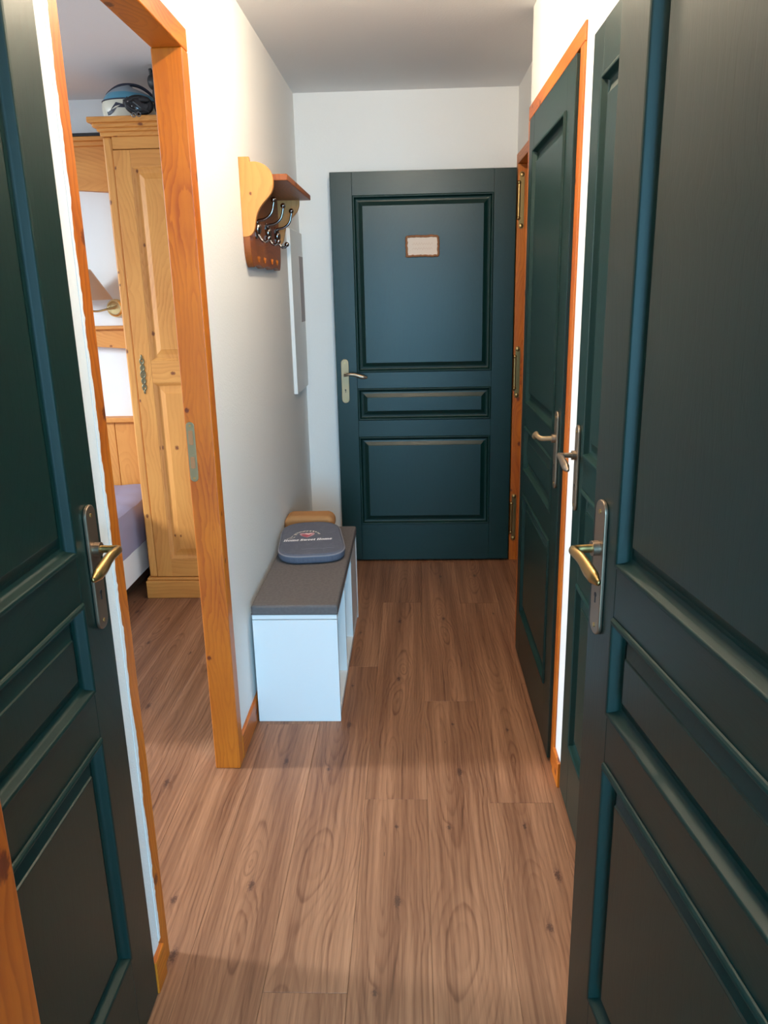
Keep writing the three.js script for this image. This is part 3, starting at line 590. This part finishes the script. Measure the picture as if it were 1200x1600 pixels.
{ // headboard unit behind the bed
  const zB = -4.268, zf = -4.20, xa = -2.75, xb = -1.393;
  const h = thing('headboard_unit', 'pine bed surround with arched rails against the bedroom wall', 'headboard', [(xa + xb) / 2, 0, zB]);
  const pg = (g, a) => grain(g, a, P_SIZE, hOff());
  wpart(h, 'back_panel', box(xa, xb, 0.05, 2.18, zB, zB + 0.010), whitePlastic, 'plain white panel');
  const arch = (y0, y1, dip) => { const s = new THREE.Shape(); s.moveTo(xa, y0); s.bezierCurveTo(xa + 0.25, y0 + dip * 0.2, xa + 0.3, y0 + dip, (xa + xb) / 2, y0 + dip); s.bezierCurveTo(xb - 0.3, y0 + dip, xb - 0.25, y0 + dip * 0.2, xb, y0); s.lineTo(xb, y1); s.lineTo(xa, y1); s.closePath(); return slab(s, zB + 0.010, zf, 0.002, 16); };
  const top = wpart(h, 'top_rail', pg(arch(1.985, 2.205, 0.03), 'x'), pine);
  wpart(top, 'cornice', pg(merged([box(xa, xb, 2.203, 2.228, zB + 0.010, zf + 0.018, 0.007, 3), box(xa, xb, 2.226, 2.246, zB + 0.010, zf + 0.032, 0.004, 2)]), 'x'), pine);
  const mid = wpart(h, 'mid_rail', pg(arch(1.205, 1.312, 0.030), 'x'), pine);
  wpart(mid, 'ledge', pg(box(xa, xb, 1.312, 1.330, zB + 0.010, zf + 0.020, 0.004), 'x'), pine);
  wpart(h, 'ledge', pg(box(xa, xb, 0.815, 0.842, zB + 0.010, zf + 0.020, 0.006), 'x'), pine);
  for (let i = 0; i < 11; i++) { const p = xb - (i + 1) * 0.125, q = xb - i * 0.125 - 0.002; if (p < xa) break; wpart(h, 'board', pg(box(p, q, 0.30, 0.815, zB + 0.010, zf, 0.004), 'y'), pine); }
  wpart(h, 'post', pg(box(xa - 0.04, xa, 0, 2.246, zB, zf, 0.004), 'y'), pine);
  const bl = thing('black_tray', 'flat black object lying on top of the bed surround', 'tray', [-1.75, 2.246, -4.22]);
  part(bl, 'body', box(-0.36, 0.36, 0, 0.016, -0.04, 0.05, 0.004), black);
}
{ // bed
  const xs = -1.402, xw = -2.32, zh = -4.19, zfoot = -2.29;
  const b = thing('bed', 'bed with lilac-grey cover and white base beside the wardrobe', 'bed', [(xs + xw) / 2, 0, (zh + zfoot) / 2]);
  wpart(b, 'base', box(xw, xs, 0.105, 0.262, zh, zfoot, 0.006), whitePlastic, 'white bed base');
  for (const [px, pz] of [[xs - 0.12, zh + 0.08], [xs - 0.12, zfoot - 0.12], [xw + 0.12, zh + 0.08], [xw + 0.12, zfoot - 0.12]]) wpart(b, 'leg', box(px - 0.025, px + 0.025, 0, 0.106, pz - 0.025, pz + 0.025, 0.004), black);
  // cover: soft edged and slightly uneven
  const n = createNoise2D(seeded(14));
  const yy = new THREE.BoxGeometry(xs - xw + 0.012, 0.215, zfoot - zh, 24, 5, 48); const yp = yy.attributes.position;
  for (let i = 0; i < yp.count; i++) {
    let x = yp.getX(i), y = yp.getY(i), z = yp.getZ(i); const hx = (xs - xw + 0.012) / 2, hy = 0.1075, hz = (zfoot - zh) / 2, r = 0.035;
    const cx = clamp(x, -hx + r, hx - r), cy = clamp(y, -hy, hy - r), cz = clamp(z, -hz + r, hz - r), d = V(x - cx, y - cy, z - cz);
    if (d.length() > r) { d.setLength(r); x = cx + d.x; y = cy + d.y; z = cz + d.z; }
    if (y > 0.05) y += 0.006 * n(x * 5, z * 5); else x += (x > 0 ? 1 : -1) * 0.003 * n(z * 9, y * 4);
    yp.setXYZ(i, x, y, z);
  }
  yy.computeVertexNormals();
  wpart(b, 'bedspread', yy.translate((xs + xw) / 2, 0.262 + 0.1075, (zh + zfoot) / 2), lilacCloth, 'lilac-grey bedspread');
}
{ // swing-arm reading lamp
  const l = thing('wall_lamp', 'brass swing-arm wall lamp with beige shade above the bed', 'wall lamp', [-1.585, 1.42, -4.257]);
  const pl = new THREE.LatheGeometry([[0, 0.026], [0.030, 0.026], [0.040, 0.020], [0.046, 0.012], [0.048, 0.0]].map(([a, b]) => new THREE.Vector2(a, b)), 32).rotateX(Math.PI / 2);
  const polished = std({ color: rgb(0.86, 0.68, 0.34), roughness: 0.25, metalness: 0.9 });
  part(l, 'wall_plate', pl, polished, 'round brass wall plate');
  part(l, 'arm', merged([rod([[0, 0, 0.02], [0, 0, 0.07], [0, 0, 0.10]], [0.006, 0.006, 0.006], 10, 10), rod([[0.045, 0.012, 0.10], [0, 0.0, 0.10], [-0.05, -0.012, 0.12], [-0.085, -0.010, 0.14]], [0.005, 0.005, 0.005], 20, 10), rod([[-0.085, -0.020, 0.14], [-0.085, 0.02, 0.14], [-0.092, 0.052, 0.14]], [0.006, 0.006, 0.006], 10, 10), rod([[-0.085, 0.05, 0.14], [-0.11, 0.055, 0.15], [-0.13, 0.075, 0.16]], [0.005, 0.005, 0.005], 10, 8)]), brass);
  const sh = [[0.082, 0.190], [0.083, 0.190], [0.178, 0.040], [0.176, 0.040], [0.082, 0.186]].map(([a, b]) => new THREE.Vector2(a, b));
  part(l, 'shade', new THREE.LatheGeometry(sh, 40).translate(-0.13, 0.005, 0.185), phy({ color: rgb(0.60, 0.48, 0.39), roughness: 0.95, transmission: 0.25, thickness: 0, side: THREE.DoubleSide }), 'beige fabric shade');
  part(l, 'bulb_holder', disc(0.016, 0.06, 'y', [-0.13, 0.10, 0.185], 16), polished);
}
{ // ski helmet with goggles on the wardrobe
  const h = thing('ski_helmet', 'cream and blue ski helmet with dark straps lying on the wardrobe', 'helmet', [-1.262, 2.227, -3.835]);
  const L = 0.124, Wd = 0.095, Ht = 0.158;
  const dome = (ya, yb, grow, holeFront) => { // slice of the shell between two heights (0..1)
    const pos = [], idx = [], NA = 40, NB = 12;
    for (let j = 0; j <= NB; j++) { const t = lerp(ya, yb, j / NB);
      for (let i = 0; i <= NA; i++) { const a = i / NA * Math.PI * 2;
        const prof = t < 0.45 ? lerp(0.90, 1.0, sstep(0, 0.4, t)) : Math.sqrt(Math.max(0, 1 - Math.pow((t - 0.45) / 0.55, 2)));
        const ca = Math.cos(a), sa = Math.sin(a), sq = 1 + 0.06 * Math.abs(Math.sin(2 * a));
        pos.push(ca * L * prof * sq * grow + 0.012 * t, t * Ht * (1 - 0.18 * Math.max(0, ca) * t), sa * Wd * prof * sq * grow); } }
    for (let j = 0; j < NB; j++) for (let i = 0; i < NA; i++) { const a = j * (NA + 1) + i; idx.push(a, a + NA + 1, a + 1, a + 1, a + NA + 1, a + NA + 2); }
    const g = new THREE.BufferGeometry(); g.setAttribute('position', new THREE.Float32BufferAttribute(pos, 3)); g.setAttribute('uv', new THREE.Float32BufferAttribute(new Float32Array(pos.length / 3 * 2), 2)); g.setIndex(idx); g.computeVertexNormals(); return g; };
  const ring = (t, grow, r) => { const pts = []; for (let i = 0; i < 40; i++) { const a = i / 40 * Math.PI * 2, ca = Math.cos(a), sa = Math.sin(a), sq = 1 + 0.06 * Math.abs(Math.sin(2 * a)); const prof = t < 0.45 ? lerp(0.90, 1.0, sstep(0, 0.4, t)) : Math.sqrt(1 - Math.pow((t - 0.45) / 0.55, 2)); pts.push(V(ca * L * prof * sq * grow + 0.012 * t, t * Ht * (1 - 0.18 * Math.max(0, ca) * t), sa * Wd * prof * sq * grow)); } return new THREE.TubeGeometry(new THREE.CatmullRomCurve3(pts, true), 80, r, 8, true); };
  const cream = std({ color: rgb(0.78, 0.74, 0.60), roughness: 0.35 }), blue = std({ color: rgb(0.10, 0.32, 0.45), roughness: 0.3 }), slate = std({ color: rgb(0.30, 0.36, 0.42), roughness: 0.35 }), navy = std({ color: rgb(0.02, 0.025, 0.05), roughness: 0.45 });
  part(h, 'lower_shell', dome(0.02, 0.56, 1, 0), cream, 'cream lower shell');
  part(h, 'blue_band', dome(0.56, 0.76, 1, 0), blue, 'blue band');
  part(h, 'upper_shell', dome(0.76, 1.0, 1, 0), slate, 'grey-blue crown');
  part(h, 'edge_trim', merged([ring(0.56, 1.005, 0.003), ring(0.02, 0.99, 0.005), rod([[-0.112, 0.098, 0], [-0.094, 0.130, 0], [-0.036, 0.160, 0], [0.038, 0.157, 0], [0.094, 0.125, 0], [0.124, 0.08, 0]], [0.005, 0.007, 0.007, 0.005], 30, 8)]), navy);
  // dark printed branch mark on the cream side
  const mk = [[-0.080, 0.040], [-0.060, 0.044], [-0.048, 0.056], [-0.030, 0.074], [0.0, 0.066], [0.030, 0.064], [0.030, 0.052], [0.0, 0.052], [-0.028, 0.054], [-0.046, 0.036], [-0.066, 0.026], [-0.078, 0.026]];
  const onShell = (x, y) => { const t = y / Ht, c = clamp((x - 0.012 * t) / (L * 0.98), -1, 1); return Math.sqrt(1 - c * c) * Wd * (1 + 0.06 * Math.abs(2 * c * Math.sqrt(1 - c * c))) * (t < 0.45 ? lerp(0.90, 1.0, sstep(0, 0.4, t)) : 1) + 0.0014; };
  const mg = slab(mk, 0, 0.001, 0, 1); const mp = mg.attributes.position; for (let i = 0; i < mp.count; i++) mp.setZ(i, onShell(mp.getX(i), mp.getY(i)) + mp.getZ(i)); mg.computeVertexNormals();
  part(h, 'printed_mark', mg, navy, 'black branch-like print');
  const G2 = thing('ski_goggles', 'black ski goggles with hanging strap buckles beside the helmet', 'goggles', [-1.166, 2.226, -3.664]); G2.scale.setScalar(0.74);
  part(G2, 'frame', merged([new THREE.TorusGeometry(0.050, 0.016, 12, 28).scale(1.25, 0.85, 1).rotateY(0.35).translate(0, 0.058, 0.0), ball(0.030, [-0.055, 0.070, 0.012], [1.2, 0.8, 0.7]), ball(0.028, [0.03, 0.085, 0.0], [1.3, 0.7, 0.7])]), black);
  part(G2, 'lens', ball(0.050, [0, 0, 0], [1.2, 0.8, 0.25]).rotateY(0.35).translate(0, 0.058, 0.006), std({ color: rgb(0.03, 0.03, 0.035), roughness: 0.12 }));
  part(G2, 'strap', merged([rod([[-0.085, 0.088, 0.005], [-0.060, 0.060, 0.030], [-0.03, 0.035, 0.042], [0.0, 0.016, 0.062], [0.012, 0.004, 0.088]], [0.008, 0.008, 0.008], 30, 8, 0.4), rod([[-0.07, 0.10, 0.0], [-0.02, 0.07, 0.03], [0.03, 0.03, 0.05], [0.07, 0.012, 0.045]], [0.007, 0.007, 0.007], 30, 8, 0.4)]), black);
  part(G2, 'buckle', merged([new THREE.TorusGeometry(0.011, 0.003, 8, 20).translate(-0.008, -0.010, 0.090), new THREE.TorusGeometry(0.011, 0.003, 8, 20).rotateY(0.5).translate(0.022, -0.008, 0.092), ball(0.006, [-0.028, 0.046, 0.040]), ball(0.006, [0.002, 0.024, 0.060]), ball(0.006, [-0.052, 0.072, 0.034])]), std({ color: rgb(0.18, 0.18, 0.18), roughness: 0.25, metalness: 0.6 }));
  const K = thing('black_glove', 'upright black glove on the wardrobe beside the goggles, half hidden by the door frame', 'glove', [-1.076, 2.223, -3.690]);
  const gs = [ball(0.046, [0.004, 0.046, 0], [0.8, 1.0, 0.8]), ball(0.034, [-0.004, 0.090, 0], [0.9, 1.4, 0.8]), ball(0.044, [-0.008, 0.140, 0], [1, 0.9, 0.8])];
  for (let i = 0; i < 4; i++) gs.push(rod([[-0.028 + i * 0.018, 0.15, 0], [-0.032 + i * 0.021, 0.178, 0.004], [-0.034 + i * 0.022, 0.195 - 0.004 * Math.abs(i - 1.5), 0.010]], [0.011, 0.010, 0.007], 10, 8));
  part(K, 'body', merged(gs), black);
}
scene.traverse((o) => { if (o.isLight) o.castShadow = !o.isRectAreaLight; });
renderer.render(scene, camera);
